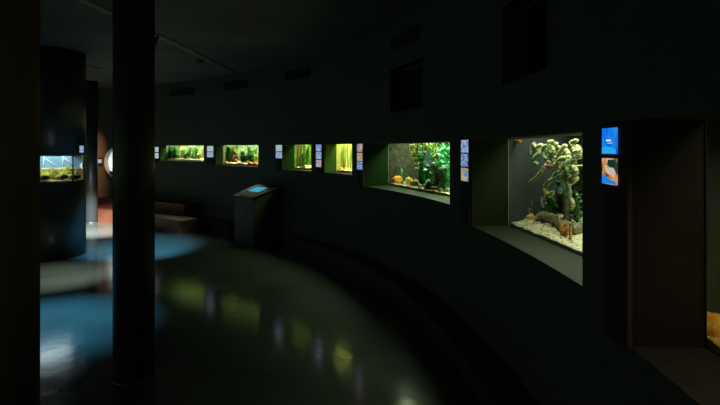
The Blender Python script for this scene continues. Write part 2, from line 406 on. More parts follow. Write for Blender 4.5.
# nearest sign: two larger pictures
BLUE = emit('lit_sign_bright_blue', (.0, .13, .72), 1.0, (.01, .2, .8), (.02, .28, .85), 12)
PHO = emit('lit_sign_photo', (.03, .06, .05), .8, (.7, .33, .12), (.8, .62, .5), 16)
r, fr, L, z = sign(602, 616, [(128, 154, BLUE), (158.3, 184.3, PHO)], .88, 'nearest sign board with a blue text tile over a fish photograph tile', .0, .07)
def tile_marks():
    TW = emit('sign_white_letters', (.75, .88, 1), 1.0); CY = emit('sign_cyan_patch', (.02, .38, .85), 1.0); BL = emit('sign_blue_band', (.01, .22, .85), 1.0)
    PK = emit('sign_fish_pink', (.72, .5, .42), .9); OR = emit('sign_fish_orange', (.7, .28, .03), .9); DG = emit('sign_dark_leaf', (.01, .06, .05), .6)
    tiles = [c for c in r.children if c.name.startswith('picture_tile')]
    a0 = hgt(154, z); a1 = hgt(128, z); b0 = hgt(184.3, z); b1 = hgt(158.3, z); H = a1-a0
    # illegible white heading and a fainter line below it
    bm = bmesh.new(); x = .32
    for k, wd in enumerate((.055, .03, .05, .045, .03, .05, .035)):
        fbox(bm, fr, L*x, L*(x+wd-.012), -.0072, -.0062, a0+H*.49, a0+H*(.545 if k % 2 else .56)); x += wd+.006
    x = .42
    for wd in (.06, .04, .09, .05, .07):
        fbox(bm, fr, L*x, L*(x+wd-.012), -.0072, -.0062, a0+H*.41, a0+H*.43); x += wd+.004
    obj('lettering', bm, TW, tiles[0])
    def poly(pts, m, nm, par, base, d=-.0072):
        bm = bmesh.new(); f = [fr(L*p, d, base+H*q) for p, q in pts]; g = [fr(L*p, d+.001, base+H*q) for p, q in pts]
        a = [bm.verts.new(q) for q in f]; b = [bm.verts.new(q) for q in g]; bm.faces.new(a); bm.faces.new(b[::-1])
        for i in range(len(a)): bm.faces.new((a[i], b[i], b[(i+1) % len(a)], a[(i+1) % len(a)]))
        obj(nm, bm, m, par)
    poly([(.02, .02), (.98, .02), (.98, .18), (.7, .26), (.3, .3), (.02, .24)], CY, 'water_band', tiles[0], a0)
    poly([(.02, .02), (.98, .02), (.98, .14), (.5, .2), (.2, .33), (.02, .36)], BL, 'blue_band', tiles[1], b0)
    poly([(.35, .6), (.45, .95), (.97, .95), (.97, .62), (.7, .66)], DG, 'leaf_shape', tiles[1], b0)
    poly([(.2, .68), (.38, .74), (.6, .66), (.85, .62), (.97, .5), (.97, .36), (.8, .42), (.6, .36), (.42, .4), (.3, .52)], PK, 'fish_shape', tiles[1], b0)
    poly([(.5, .34), (.65, .36), (.9, .24), (.95, .18), (.7, .2)], OR, 'fin_shape', tiles[1], b0)
    poly([(.05, .4), (.12, .85), (.3, .92), (.22, .66), (.2, .42)], OR, 'sand_shape', tiles[1], b0)
tile_marks()
# pilaster edge right of the nearest sign
# ------------------------------------------------------------------ aquariums
class Tank: pass
def area(name, loc, size, size_y, power, col, rot, parent=None, spread=None):
    l = bpy.data.lights.new(name, 'AREA'); l.shape = 'RECTANGLE'; l.size = size; l.size_y = size_y; l.energy = power; l.color = col
    if spread: l.spread = spread
    o = bpy.data.objects.new(name, l); C.objects.link(o); o.location = loc; o.rotation_euler = rot
    return o
GR = {}
def gravel_mat(name, c1, c2): return mat(name, c1, .8, c2, 60, .6, 90)
def make_tank(o, label, D, backm, gm, glabel, power, lcol, gh=.03, slope=.03, eL=0):
    t = Tank(); t.o = o; dep = o[4]
    A, B = W(o[1], dep+.004), W(o[0], dep+.004); t.fr, t.W = local(A, B); fr = t.fr; t.A = A
    u = (B-A).normalized(); t.u = u; n_ = (fr(0, 1, 0)-A); t.n = n_
    t.s, t.top = o[2], o[3]; t.D = D; h0, h1 = t.s-.03, t.top+.16
    def ray(px, v):
        k = (px-CX)/F; d = Vector((k, 1, 0))
        tt = (v + A.dot(n_) - 0)/(d.dot(n_)); p = d*tt
        return (p-A).dot(u), tt
    def at(px, y, v):
        uu, z = ray(px, v); return fr(uu, v, hgt(y, z))
    t.ray, t.at = ray, at
    c = fr(t.W/2, D/2, h0); r = empty('aquarium', tuple(c)); t.root = r; tag(r, label, 'aquarium')
    e = .02; Wd = t.W; x0 = -eL
    bm = bmesh.new(); fbox(bm, fr, x0-e, Wd+e, 0, D+e, h0, t.s-.002); obj('base', bm, BLK, r)
    bm = bmesh.new(); fbox(bm, fr, x0-e, Wd+e, D, D+e, t.s-.002, h1); obj('back_panel', bm, backm, r)
    for a, b in ((x0-e, x0), (Wd, Wd+e)):
        bm = bmesh.new(); fbox(bm, fr, a, b, 0, D, t.s-.002, h1); obj('side_panel', bm, backm, r)
    bm = bmesh.new(); fbox(bm, fr, x0+.001, Wd-.001, .0, .01, t.s-.001, h1); obj('glass_pane', bm, GLASS, r)
    bm = bmesh.new(); fbox(bm, fr, x0-e, Wd+e, -.0, D+e, h1, h1+.02); obj('hood', bm, BLK, r)
    bm = bmesh.new(); fbox(bm, fr, -e, Wd+e, -.006, 0.0, t.top+.004, h1); fbox(bm, fr, 0.0, .006, -.004, 0.0, t.s, t.top+.002); obj('frame', bm, METAL if o[5] in (5, 6) else BLK, r)
    bm = bmesh.new(); fbox(bm, fr, .04, Wd-.04, D*.15, D*.85, h1-.03, h1-.004); lt = obj('lamp', bm, LAMPB, r)
    ang = math.atan2(u.y, u.x)
    l = area('tank_light', tuple(fr(Wd/2, D*.45, h1-.035)), max(Wd-.12, .1), D*.6, power, lcol, (0, 0, ang), spread=math.radians(130))
    M = r.matrix_basis.inverted(); l.parent = r; l.location = M @ Vector(l.location)
    # gravel bed
    nx, ny = max(12, int(Wd*50)), 16
    bm = bmesh.new(); g = []
    t.gz = lambda a, b: t.s+gh+slope*(b/D)+.012*noise.noise(Vector((a*9, b*9, o[0]*9)))
    for i in range(nx+1):
        row = []
        for j in range(ny+1):
            a, b = x0+.002+(Wd-x0-.004)*i/nx, .0115+(D-.013)*j/ny
            row.append(bm.verts.new(fr(a, b, t.gz(a, b)+.004*noise.noise(Vector((a*70, b*70, 3))))))
        g.append(row)
    for i in range(nx):
        for j in range(ny): bm.faces.new((g[i][j], g[i+1][j], g[i+1][j+1], g[i][j+1])).smooth = True
    edge = [g[i][0] for i in range(nx+1)]+[g[nx][j] for j in range(1, ny+1)]+[g[i][ny] for i in range(nx-1, -1, -1)]+[g[0][j] for j in range(ny-1, 0, -1)]
    low = [bm.verts.new((v.co.x, v.co.y, t.s-.0005)) for v in edge]
    for k in range(len(edge)):
        j = (k+1) % len(edge); bm.faces.new((edge[j], edge[k], low[k], low[j]))
    bm.faces.new(low)
    rnd = random.Random(o[2]*1000)
    for k in range(int(Wd*450)):
        a, b = rnd.uniform(.01, Wd-.01), rnd.uniform(.02, D-.02)**1; q = rnd.uniform(.004, .009)
        p = fr(a, b, t.gz(a, b)+q*.3); b2 = bmesh.ops.create_icosphere(bm, subdivisions=1, radius=q, matrix=Matrix.Translation(p) @ Matrix.Diagonal((1, rnd.uniform(.7, 1.2), .7, 1)))
    go = obj('gravel', bm, gm); recenter(go); tag(go, glabel, 'gravel', kind='stuff')
    return t
def leafm(n, a, b): return mat(n, a, .55, b, 25, .15, 60)
LG = leafm('leaf_bright_green', (.10, .34, .06), (.22, .5, .12)); LD = leafm('leaf_dark_green', (.02, .14, .035), (.05, .24, .07))
LY = leafm('leaf_yellow_green', (.42, .46, .08), (.58, .6, .16)); LE = leafm('leaf_emerald', (.015, .30, .10), (.05, .46, .18))
LP = leafm('leaf_pale_green', (.30, .5, .2), (.45, .62, .3)); STM = leafm('plant_stem', (.16, .13, .05), (.22, .2, .08))
WOOD = mat('bog_wood', (.11, .045, .02), .8, (.2, .09, .04), 18, .6, 40)
STO = mat('grey_green_stone', (.10, .10, .06), .85, (.2, .19, .11), 22, .7, 60); STY = mat('yellow_stone', (.62, .42, .08), .8, (.75, .55, .16), 20, .5, 50)
STO_O = mat('orange_stone', (.85, .22, .01), .8, (.95, .36, .03), 25, .5, 60)
def ribbon_plant(t, px, v, n, h, spread, m, label, w=.008, seed=0, group=None, u=None):
    if u is None: u, _ = t.ray(px, v)
    u = min(max(u, .03), t.W-.03)
    rnd = random.Random(seed*31+n); bm = bmesh.new(); z0 = t.gz(u, v)-.004
    for k in range(n):
        a = rnd.uniform(0, 2*PI); sp = rnd.uniform(.2, 1)*spread; hh = h*rnd.uniform(.55, 1)
        du, dv = math.cos(a)*sp, math.sin(a)*sp*.6; ww = w*rnd.uniform(.6, 1.2); seg = 7; prev = None
        tw = rnd.uniform(0, PI); ph = rnd.uniform(0, 6)
        for i in range(seg+1):
            f = i/seg; cu = u+du*f**1.6+.006*math.sin(ph+f*7); cv = v+dv*f**1.4+.004*math.cos(ph+f*6)
            cu = min(max(cu, .008), t.W-.008); cv = min(max(cv, .02), t.D-.01)
            cw = ww*(1-f**3*.9)*.5; ang = tw+f*1.2
            R = [bm.verts.new(t.fr(cu+s*cw*math.cos(ang), cv+s*cw*math.sin(ang), z0+hh*f)) for s in (-1, 1)]
            if prev: bm.faces.new((prev[0], prev[1], R[1], R[0])).smooth = True
            prev = R
    o = obj('water_plant', bm, m); recenter(o); tag(o, label, 'plant', group); return o
def bushy_plant(t, px, v, n, h, spread, m, label, ls=.022, seed=0, group=None, u=None, z0=None, stem=STM):
    """stems set with small oval leaves: foliage and stem parts"""
    if u is None: u, _ = t.ray(px, v)
    u = min(max(u, .03), t.W-.03)
    rnd = random.Random(seed*17+n+5); z0 = (t.gz(u, v)-.004) if z0 is None else z0
    r = empty('leafy_water_plant', tuple(t.fr(u, v, z0))); tag(r, label, 'plant', group)
    b1 = bmesh.new(); b2 = bmesh.new()
    for k in range(n):
        a = rnd.uniform(0, 2*PI); sp = rnd.uniform(.1, 1)*spread; hh = h*rnd.uniform(.6, 1); ph = rnd.uniform(0, 6)
        def P(f):
            cu = u+math.cos(a)*sp*f**.8+.008*math.sin(ph+f*8); cv = v+math.sin(a)*sp*.6*f**.8
            return t.fr(min(max(cu, .015), t.W-.015), min(max(cv, .03), t.D-.015), z0+hh*f)
        pts = [P(i/6) for i in range(7)]; tube(b2, pts, [.0022-.0002*i for i in range(7)], 5)
        nl = max(6, int(hh/.022))
        for i in range(nl):
            f = (i+1)/nl; c = P(f)
            for s in range(3):
                q = rnd.uniform(0, 2*PI); el = rnd.uniform(-.1, .9); L = ls*1.35*rnd.uniform(.6, 1.25)*(1.15-.4*f)
                d = Vector((math.cos(q)*math.cos(el), math.sin(q)*math.cos(el), math.sin(el))); sd = d.cross(Vector((0, 0, 1))).normalized()*L*.24
                up = sd.cross(d).normalized()*L*.08
                V = [b1.verts.new(x) for x in (c, c+d*L*.45+sd*1.15+up, c+d*L, c+d*L*.45-sd*1.15+up)]
                b1.faces.new((V[0], V[1], V[2])); b1.faces.new((V[0], V[2], V[3]))
    obj('foliage', b1, m, r); obj('stem', b2, stem, r); return r
def clampbm(t, bm):
    for v in bm.verts:
        q = v.co-t.A; a = q.dot(t.u); b = q.dot(t.n)
        a2 = min(max(a, .006), t.W-.006); b2 = min(max(b, .016), t.D-.006)
        v.co += t.u*(a2-a)+t.n*(b2-b)
def rock(t, px, y, v, w, h, m, label, seed=0, d=None, group=None, u=None, name='rock', amp=.3):
    if u is None: u, z = t.ray(px, v)
    u = min(max(u, w*.55), t.W-w*.55)
    g = t.gz(u, v); bm = bmesh.new()
    blob(bm, t.fr(u, v, g+h*.38), (w/2, (d or w*.8)/2, h*.6), seed, amp, 2.0); clampbm(t, bm)
    o = obj(name, bm, m); recenter(o); tag(o, label, 'rock', group); return o
def driftwood(t, pts, rads, label, seed=0, m=None, branches=()):
    bm = bmesh.new(); P = spline(pts, 24); R = spline([(a, 0, 0) for a in rads], 24)
    for i in range(len(P)): P[i] += Vector((noise.noise(P[i]*20), noise.noise(P[i]*20+Vector((5, 5, 5))), 0))*.006
    tube(bm, P, [x.x*(1+.2*noise.noise(Vector((i*.8, seed, 0)))) for i, x in enumerate(R)], 10)
    clampbm(t, bm); r = obj('driftwood', bm, m or WOOD); recenter(r); tag(r, label, 'driftwood'); return r
def fish(p, d, L, m, label, group=None, hgt_=.34, finm=None, name='fish', tilt=0):
    """p centre, d heading (unit, horizontal), L length. body, eye"""
    d = Vector(d).normalized(); s = Vector((-d.y, d.x, 0)).normalized(); up = Vector((0, 0, 1))
    if tilt: q = Matrix.Rotation(tilt, 3, s); d = q @ d; up = q @ up
    p = Vector(p); bm = bmesh.new(); prof = [(.5, .02), (.46, .3), (.36, .68), (.2, .95), (.05, 1), (-.1, .85), (-.22, .55), (-.3, .28), (-.34, .2)]
    rings = []
    for x, k in prof:
        hh, ww = L*hgt_*.5*k, L*.085*k**.8
        rings.append([bm.verts.new(p+d*L*x+up*math.sin(2*PI*j/12)*hh+s*math.cos(2*PI*j/12)*ww) for j in range(12)])
    for a, b in zip(rings, rings[1:]):
        for j in range(12): bm.faces.new((a[j], a[(j+1) % 12], b[(j+1) % 12], b[j])).smooth = True
    bm.faces.new(rings[0]); bm.faces.new(rings[-1][::-1])
    def fin(pts):
        for sg in (-1, 1): pass
        V = [bm.verts.new(p+d*L*x+up*L*y+s*.0006) for x, y in pts]; V2 = [bm.verts.new(p+d*L*x+up*L*y-s*.0006) for x, y in pts]
        f = bm.faces.new(V); g = bm.faces.new(V2[::-1]); f.material_index = g.material_index = 1
        for i in range(len(V)):
            e = bm.faces.new((V[i], V2[i], V2[(i+1) % len(V)], V[(i+1) % len(V)])); e.material_index = 1
    k = hgt_
    fin([(-.32, .05*k/.34), (-.5, .16*k/.34), (-.45, 0), (-.5, -.16*k/.34), (-.32, -.05*k/.34)])
    fin([(.15, .46*k), (.0, .72*k), (-.16, .62*k), (-.2, .3*k)]); fin([(-.02, -.47*k), (-.12, -.68*k), (-.22, -.5*k), (-.2, -.27*k)])
    r = obj(name, bm, [m, finm or m]); recenter(r); tag(r, label, 'fish', group)
    b2 = bmesh.new()
    for sg in (-1, 1): bmesh.ops.create_uvsphere(b2, u_segments=8, v_segments=6, radius=L*.022, matrix=Matrix.Translation(p+d*L*.38+up*L*.03+s*sg*L*.05))
    obj('eye', b2, BLK, r); return r

OP = {o[5]: o for o in OPEN}
SANDW = gravel_mat('pale_sand', (.72, .6, .42), (.85, .74, .55)); SANDO = gravel_mat('orange_sand', (.66, .42, .16), (.85, .68, .36)); WHITEG = gravel_mat('white_gravel', (.44, .40, .24), (.70, .65, .42))
GREYG = gravel_mat('mixed_gravel', (.24, .2, .1), (.55, .46, .28)); YELG = gravel_mat('yellow_gravel', (.42, .24, .05), (.62, .36, .08))
BG1 = mat('back_pale_green', (.40, .46, .22), .8, (.09, .2, .05), 26, .4, 20); BG3 = mat('back_olive', (.08, .09, .02), .85, (.20, .30, .04), 9, .5, 25)
BG4 = mat('back_yellow', (.26, .28, .05), .85, (.40, .42, .09), 8, .5, 25); BG5 = mat('back_grey_stone', (.02, .019, .013), .9, (.07, .062, .04), 22, .9, 40)
BG6 = mat('back_blue_grey', (.028, .038, .036), .7, (.045, .058, .052), 3, .2, 20)

# --- tank 1
t = make_tank(OP[1], 'farthest wall tank, wide and shallow, with pale green bushes', .30, BG1, SANDW, 'pale sand bed in the farthest wall tank', 14, (1, 1, .74))
W1 = t.W
side = ['at the left end of the farthest tank', 'left of the middle in the farthest tank', 'in the middle of the farthest tank', 'right of the middle in the farthest tank', 'at the right end of the farthest tank']
for i, (px, m, h, s, v) in enumerate([(169.5, LP, .26, .05, .12), (174.5, LE, .20, .06, .10), (182, LY, .20, .07, .2), (189, LP, .24, .08, .18), (196, LG, .22, .07, .2)]):
    bushy_plant(t, px, v, 16, h*1.35, s*1.3, m, ('%s bushy plant ' % {LP: 'pale green', LE: 'emerald', LY: 'yellow green', LG: 'bright green'}[m])+side[i], .035, i)
for i, (px, m) in enumerate([(172, LG), (186, LG), (200, LP)]): ribbon_plant(t, px, .24, 26, .3, .09, m, 'tall grassy plant behind the bushes %s' % ['near the left end of the farthest tank', 'in the middle of the farthest tank', 'near the right end of the farthest tank'][i], .012, i+3)
rock(t, 186, 0, .1, .07, .05, STO, 'small dark stone on the sand in the middle of the farthest tank', 2)
rock(t, 167.8, 0, .06, .05, .045, STO, 'dark stone in the left corner of the farthest tank', 5)
for i, px in enumerate((166.8, 171.5, 178, 185.5, 192.5, 199)):
    bushy_plant(t, px, (.08, .17, .1, .09, .12, .1)[i], 8, (.2, .28, .1, .13, .12, .15)[i], .06, (LD, LD, LG, LD, LG, LY)[i], 'small %s bush low in the farthest tank, %s in its row' % (('dark', 'dark', 'bright', 'dark', 'bright', 'yellow')[i], ('leftmost', 'second', 'third', 'fourth', 'fifth', 'rightmost')[i]), .05, 120+i)
# --- tank 2
t = make_tank(OP[2], 'second farthest wall tank, wide, with brown wood and bushy plants', .32, BG1, SANDO, 'orange sand bed in the second farthest wall tank', 14, (1, 1, .74), .035, .05)
driftwood(t, [t.at(224.6, 163, .06), t.at(225, 157, .07), t.at(224.5, 151, .08), t.at(226, 147, .1)], [.03, .022, .018, .014], 'upright brown wood in the left corner of the second farthest tank', 1)
driftwood(t, [t.at(231, 163, .14), t.at(234, 158.5, .14), t.at(237, 155, .16), t.at(236, 150, .17)], [.05, .035, .022, .01], 'brown wood stump beside the tall leafy plant of the second farthest tank', 2)
driftwood(t, [t.at(237, 162, .12), t.at(235, 158.5, .15), t.at(232, 154, .2)], [.03, .022, .01], 'forked brown root leaning left in the second farthest tank', 3)
bushy_plant(t, 229, .12, 14, .36, .075, LG, 'bright green bush left of the brown stump in the second farthest tank', .035, 21)
bushy_plant(t, 242.5, .10, 12, .27, .06, LP, 'pale leafy plant in the middle of the second farthest tank', .06, 22)
bushy_plant(t, 249, .2, 14, .32, .11, LD, 'dark green bush right of the pale leafy plant in the second farthest tank', .035, 23)
bushy_plant(t, 254.5, .2, 14, .36, .08, LG, 'green bush at the right end of the second farthest tank', .03, 24)
ribbon_plant(t, 240, .26, 40, .34, .14, LP, 'tall pale grassy plant behind the bushes of the second farthest tank', .013, 25)
ribbon_plant(t, 227, .24, 20, .34, .06, LD, 'tall dark grassy plant behind the left wood of the second farthest tank', .013, 26)
for i, (px, c) in enumerate([(226, 'left corner'), (250, 'right half'), (255.5, 'right corner')]): rock(t, px, 0, .05, .09, .035, STO_O if i else STY, '%s flat stone in the %s of the second farthest tank' % ('orange' if i else 'yellow', c), i+4)
for i, px in enumerate((225.5, 232, 246, 251.5, 257)):
    bushy_plant(t, px, (.15, .24, .12, .11, .12)[i], 8, (.3, .3, .16, .18, .14)[i], .06, (LD, LY, LD, LD, LY)[i], 'small %s bush filling the second farthest tank, %s in its row' % (('dark', 'yellow', 'dark', 'dark', 'yellow')[i], ('leftmost', 'second', 'third', 'fourth', 'rightmost')[i]), .05, 130+i)
# --- tank 3
t = make_tank(OP[3], 'narrow upright tank with dark trunks on its left, above and right of the kiosk', .34, BG3, SANDW, 'pale sand bed in the narrow tank with dark trunks', 11, (.8, 1, .42))
for i, px in enumerate((295.6, 297.8, 301)):
    driftwood(t, [t.at(px, 170, .06+.06*i), t.at(px+.6, 162, .06+.06*i), t.at(px-.3, 154, .07+.06*i), t.at(px+.6, 143, .08+.06*i)], [.02, .016, .017, .02], '%s upright brown trunk in the narrow tank beside the kiosk' % ['leftmost', 'middle', 'rightmost'][i], i+5)
bushy_plant(t, 303.5, .12, 12, .3, .05, LG, 'bright green bush right of the trunks in the narrow tank', .03, 31)
bushy_plant(t, 307.5, .16, 14, .38, .06, LG, 'tall bright green bush near the right end of the narrow tank', .032, 32)
bushy_plant(t, 305.5, .07, 8, .12, .05, LD, 'small dark green bush on the sand of the narrow tank', .03, 33)
ribbon_plant(t, 308, .27, 34, .4, .07, LY, 'tall yellow green grass at the back of the narrow tank', .012, 34)
rock(t, 306, 0, .05, .07, .045, STY, 'yellow stone on the sand of the narrow tank', 8)
# --- tank 4
t = make_tank(OP[4], 'narrow upright tank full of yellow green reeds', .34, BG4, SANDO, 'orange sand bed in the tank of reeds', 13, (1, 1, .66))
for i, (px, v, m, nm) in enumerate([(338, .1, LY, 'leftmost'), (341.5, .16, LY, 'second from the left'), (345, .12, LG, 'third from the left'), (348.3, .18, LY, 'second from the right'), (351, .1, LG, 'rightmost')]):
    ribbon_plant(t, px, v, 16, .43, .03, m, '%s reed clump in the tank of yellow green reeds' % nm, .012, 40+i)
for i in range(3):
    px = (339.5, 343.5, 347.6)[i]
    driftwood(t, [t.at(px, 173, .1), t.at(px+.5, 165, .12), t.at(px-.2, 155, .12), t.at(px+.4, 143, .14)], [.007, .006, .006, .005], '%s thin brown cane standing among the yellow green reeds' % ['left', 'middle', 'right'][i], i)
for i, (px, w) in enumerate([(341, 'left'), (345.5, 'middle'), (349, 'right')]): rock(t, px, 0, .05+.02*i, .05, .04, STY, 'small yellow stone at the foot of the reeds, %s one' % w, i+11)
# --- tank 5
t = make_tank(OP[5], 'wide green tank with an orange rock and a school of silver fish', .48, BG5, GREYG, 'mixed brown and grey gravel bed in the wide green tank', 34, (.8, 1, .62), .025, .05)
t.root.name = 'aquarium'
rock(t, 393, 0, .10, .13, .10, STO_O, 'bright orange rock at the left of the wide green tank', 3, amp=.35)
rock(t, 409, 0, .13, .085, .10, STY, 'upright yellow rock, left one of the yellow pair', 4, amp=.35)
rock(t, 414.5, 0, .09, .09, .085, STY, 'rounded yellow rock, right one of the yellow pair', 7, amp=.35)
for i, (px, v, w) in enumerate([(402, .1, .05), (420, .07, .05), (427, .06, .06), (434, .07, .07), (441, .06, .05), (446.5, .08, .06)]):
    rock(t, px, 0, v, w, .04, STO, 'small grey green stone in the wide green tank, %s' % ['left of the yellow rocks', 'just right of the yellow rocks', 'third counted from the yellow rocks', 'under the silver fish', 'second from the right end', 'at the right end'][i], 20+i, group='small stones on the gravel of the wide green tank')
# green knobbly cactus like plant
def cactus(t, px, v, h, r_, label, seed=0, m=LE):
    u, z = t.ray(px, v); bm = bmesh.new(); g = t.gz(u, v)-.004; n = 26
    tube(bm, [t.fr(u+.006*math.sin(i*.35), v, g+h*i/n) for i in range(n+1)], [r_*(1+.25*math.sin(i*1.9))*(1 if i < n-2 else .6) for i in range(n+1)], 12)
    o = obj('knobbly_water_plant', bm, m); recenter(o); tag(o, label, 'plant')
cactus(t, 401.5, .16, .19, .014, 'tall knobbly green stalk between the orange and yellow rocks')
cactus(t, 397.6, .14, .08, .008, 'short knobbly green stalk behind the orange rock')
LB = leafm('leaf_deep_teal_green', (.01, .16, .07), (.03, .30, .13))
for i, (px, v, h, s, m, ls, lab) in enumerate([
  (422.5, .14, .30, .05, LE, .03, 'emerald bush right of the yellow rocks in the wide green tank'),
  (426, .2, .52, .09, LE, .032, 'tall emerald bush behind the fish school, left one'),
  (436, .34, .54, .12, LG, .035, 'tall bright green bush at the back of the wide green tank'),
  (444, .12, .34, .07, LE, .03, 'emerald bush at the right end of the wide green tank'),
  (446, .22, .54, .10, LE, .034, 'tallest emerald bush in the right corner of the wide green tank'),
  (431, .10, .08, .05, LB, .03, 'low dark bush on the gravel below the silver fish'),
  (438, .16, .3, .05, LB, .032, 'dark teal bush right of the silver fish')]):
    bushy_plant(t, px, v, 17, h, s*1.7, m, lab, ls*1.45, 50+i)
# hanging yellow green clump
def hanging(t, px, v, y0, y1, n, sp, m, label, seed):
    u, z = t.ray(px, v); rnd = random.Random(seed); bm = bmesh.new(); b2 = bmesh.new()
    r = empty('hanging_water_plant', tuple(t.fr(u, v, hgt(y1, z)))); tag(r, label, 'plant')
    for k in range(n):
        a = rnd.uniform(-1, 1)*sp; b = rnd.uniform(-1, 1)*sp*.5; top = hgt(y0, z)+.08; L = (hgt(y0, z)-hgt(y1, z)+.08)*rnd.uniform(.55, 1)
        pts = [t.fr(u+a*(1-.3*(f/8))+.01*math.sin(f+k), v+b, top-L*f/8) for f in range(9)]
        tube(b2, pts, .003, 5)
        for i in range(int(L/.009)):
            f = i/(L/.009); c = t.fr(u+a*(1-.3*f)+.01*math.sin(f*8+k), v+b, top-L*f)
            for s in range(2):
                q = rnd.uniform(0, 2*PI); Ls = rnd.uniform(.02, .036); d = Vector((math.cos(q), math.sin(q), rnd.uniform(-.8, .4))).normalized(); sd = d.cross(Vector((0, 0, 1))).normalized()*Ls*.3
                V = [bm.verts.new(x) for x in (c, c+d*Ls*.5+sd, c+d*Ls, c+d*Ls*.5-sd)]; bm.faces.new(V)
    clampbm(t, bm); clampbm(t, b2)
    obj('foliage', bm, m, r); obj('stem', b2, STM, r)
hanging(t, 415, .2, 146, 167, 22, .10, LY, 'yellow green clump hanging at the left of the bushes in the wide green tank', 3)
hanging(t, 426, .16, 145, 154, 22, .16, LY, 'yellow green clump hanging at the top middle of the wide green tank', 4)
SIL = mat('silver_fish_scale', (.55, .62, .6), .35, (.7, .75, .72), 50, metal=.2); SILF = mat('silver_fish_fin', (.4, .5, .42), .5, (.5, .55, .5), 40)
hd = t.u*-1
FS = [(439, 154.6, .05, .062, .35, 'highest of the silver fish, nose up'), (434, 163, .06, .052, 0, 'silver fish second highest, in the dark gap'), (428, 165.6, .07, .045, .3, 'small silver fish just left of the middle of the school'),
      (425.4, 169.6, .05, .055, 0, 'silver fish swimming left of the dark gap'), (430.6, 172.6, .06, .036, .5, 'smallest silver fish in the centre of the dark gap'),
      (443, 167, .05, .08, -.6, 'largest silver fish, at the right of the school'), (416.6, 168, .06, .042, 0, 'leftmost silver fish, beside the hanging clump'), (427.8, 181, .05, .055, -.1, 'lowest silver fish, just above the gravel')]
for i, (px, y, v, L, tl, lab) in enumerate(FS): fish(t.at(px, y, .06), (-1, .25*((i % 3)-1)+.1, 0), L*1.15, SIL, lab, 'silver fish in the wide green tank', .34, SILF, tilt=-tl)
# --- tank 6
t = make_tank(OP[6], 'largest visible tank, with pale knobbly coral and white gravel', .55, BG6, WHITEG, 'white gravel bed in the pale coral tank', 12, (.97, 1, .76), .018, .10)
COR = mat('pale_coral', (.26, .31, .12), .65, (.52, .52, .24), 30, .5, 60); CORG = mat('green_coral', (.16, .3, .12), .65, (.36, .48, .24), 30, .5, 60)
CORP = mat('pinkish_coral', (.42, .34, .24), .6, (.5, .46, .3), 30, .5, 60); CORB = mat('coral_trunk', (.06, .07, .03), .8, (.12, .13, .06), 25, .7, 50)
def coral(t, label, trunk, fingers, cat='coral'):
    """trunk: list of (px,y,v,r); fingers: list of (points, radius, material)"""
    P = [t.at(a, b, c) for a, b, c, _ in trunk]
    r = empty('branching_coral', tuple(P[0])); tag(r, label, cat)
    bm = bmesh.new(); Q = spline(P, 30); R = spline([(x[3], 0, 0) for x in trunk], 30)
    tube(bm, Q, [q.x*(1+.25*noise.noise(Vector((i*.6, 1, 2)))) for i, q in enumerate(R)], 12); clampbm(t, bm); obj('trunk', bm, CORB, r)
    for pts, rr, m in fingers:
        bm = bmesh.new(); n = 40; Q = spline([t.at(*p) for p in pts], n)
        tube(bm, Q, [1.2*rr*(1+.17*math.sin(i*1.45)+.1*noise.noise(Vector((i*.7, rr*99, 0))))*(min(1, .55+.15*min(i, n-i))) for i in range(n+1)], 12)
        clampbm(t, bm); obj('finger', bm, m, r)
    return r
rnd = random.Random(7)
fs = []
# central mass of curling fingers
fs += [([(556, 172, .22), (549, 163, .2), (541, 153, .2), (534, 145, .2), (529, 143.5, .22)], .013, CORP),
       ([(545, 165, .2), (541, 172, .18), (536, 178, .18), (529, 183, .16)], .0125, COR),
       ([(529, 144, .2), (524, 146, .19), (521.5, 150, .18), (524, 154, .18)], .011, COR),
       ([(540, 152, .2), (536, 156, .18), (534, 161, .18), (538, 165, .18)], .013, CORG),
       ([(548, 160, .2), (543, 156, .18), (543, 149, .18), (547, 145, .18)], .012, CORG),
       ([(555, 165, .22), (552, 156, .2), (553, 148, .2), (557, 143, .2)], .014, CORG),
       ([(560, 168, .22), (558, 158, .2), (562, 150, .19), (566, 145, .19)], .014, COR),
       ([(562, 170, .22), (567, 162, .2), (568, 154, .2), (564, 149, .19)], .015, COR),
       ([(564, 174, .22), (571, 168, .2), (575, 160, .2), (573, 152, .2)], .014, COR),
       ([(560, 172, .2), (557, 165, .17), (561, 159, .16), (566, 158, .16)], .013, COR),
       ([(566, 180, .2), (573, 178, .18), (576, 171, .17), (572, 166, .17)], .014, COR),
       ([(556, 178, .2), (550, 181, .18), (545, 188, .18), (549, 195, .17), (554, 191, .17)], .014, COR),
       ([(557, 182, .2), (561, 187, .18), (559, 194, .17)], .012, CORG),
       ([(567, 186, .2), (570, 193, .18), (567, 199, .18)], .012, CORG),
       ([(568, 196, .2), (573, 203, .18), (571, 209, .18)], .011, COR),
       ([(577, 146, .24), (580, 152, .22), (579, 159, .22)], .013, COR),
       ([(553, 154, .18), (549, 150, .17), (551, 144, .18)], .011, COR),
       ([(570, 160, .17), (566, 165, .15), (568, 172, .15)], .013, CORG),
       ([(545, 150, .22), (541, 145, .2), (536, 148, .19)], .011, COR)]
for i in range(16):
    x = rnd.uniform(548, 580); y = rnd.uniform(141, 186); v = rnd.uniform(.15, .28); a = rnd.uniform(0, 6.28); L = rnd.uniform(6, 10)
    if x > 577: x = 577
    fs.append(([(x-math.cos(a)*L*.5, y-math.sin(a)*L*.5, v+.03), (x-math.cos(a+.6)*L*.1, y-math.sin(a+.6)*L*.1, v), (x+math.cos(a)*L*.5, max(y+math.sin(a)*L*.5, 141), v), (x+math.cos(a+1.2)*L*.8, max(y+math.sin(a+1.2)*L*.8, 140), v)], rnd.uniform(.010, .013), rnd.choice([COR, COR, CORG])))
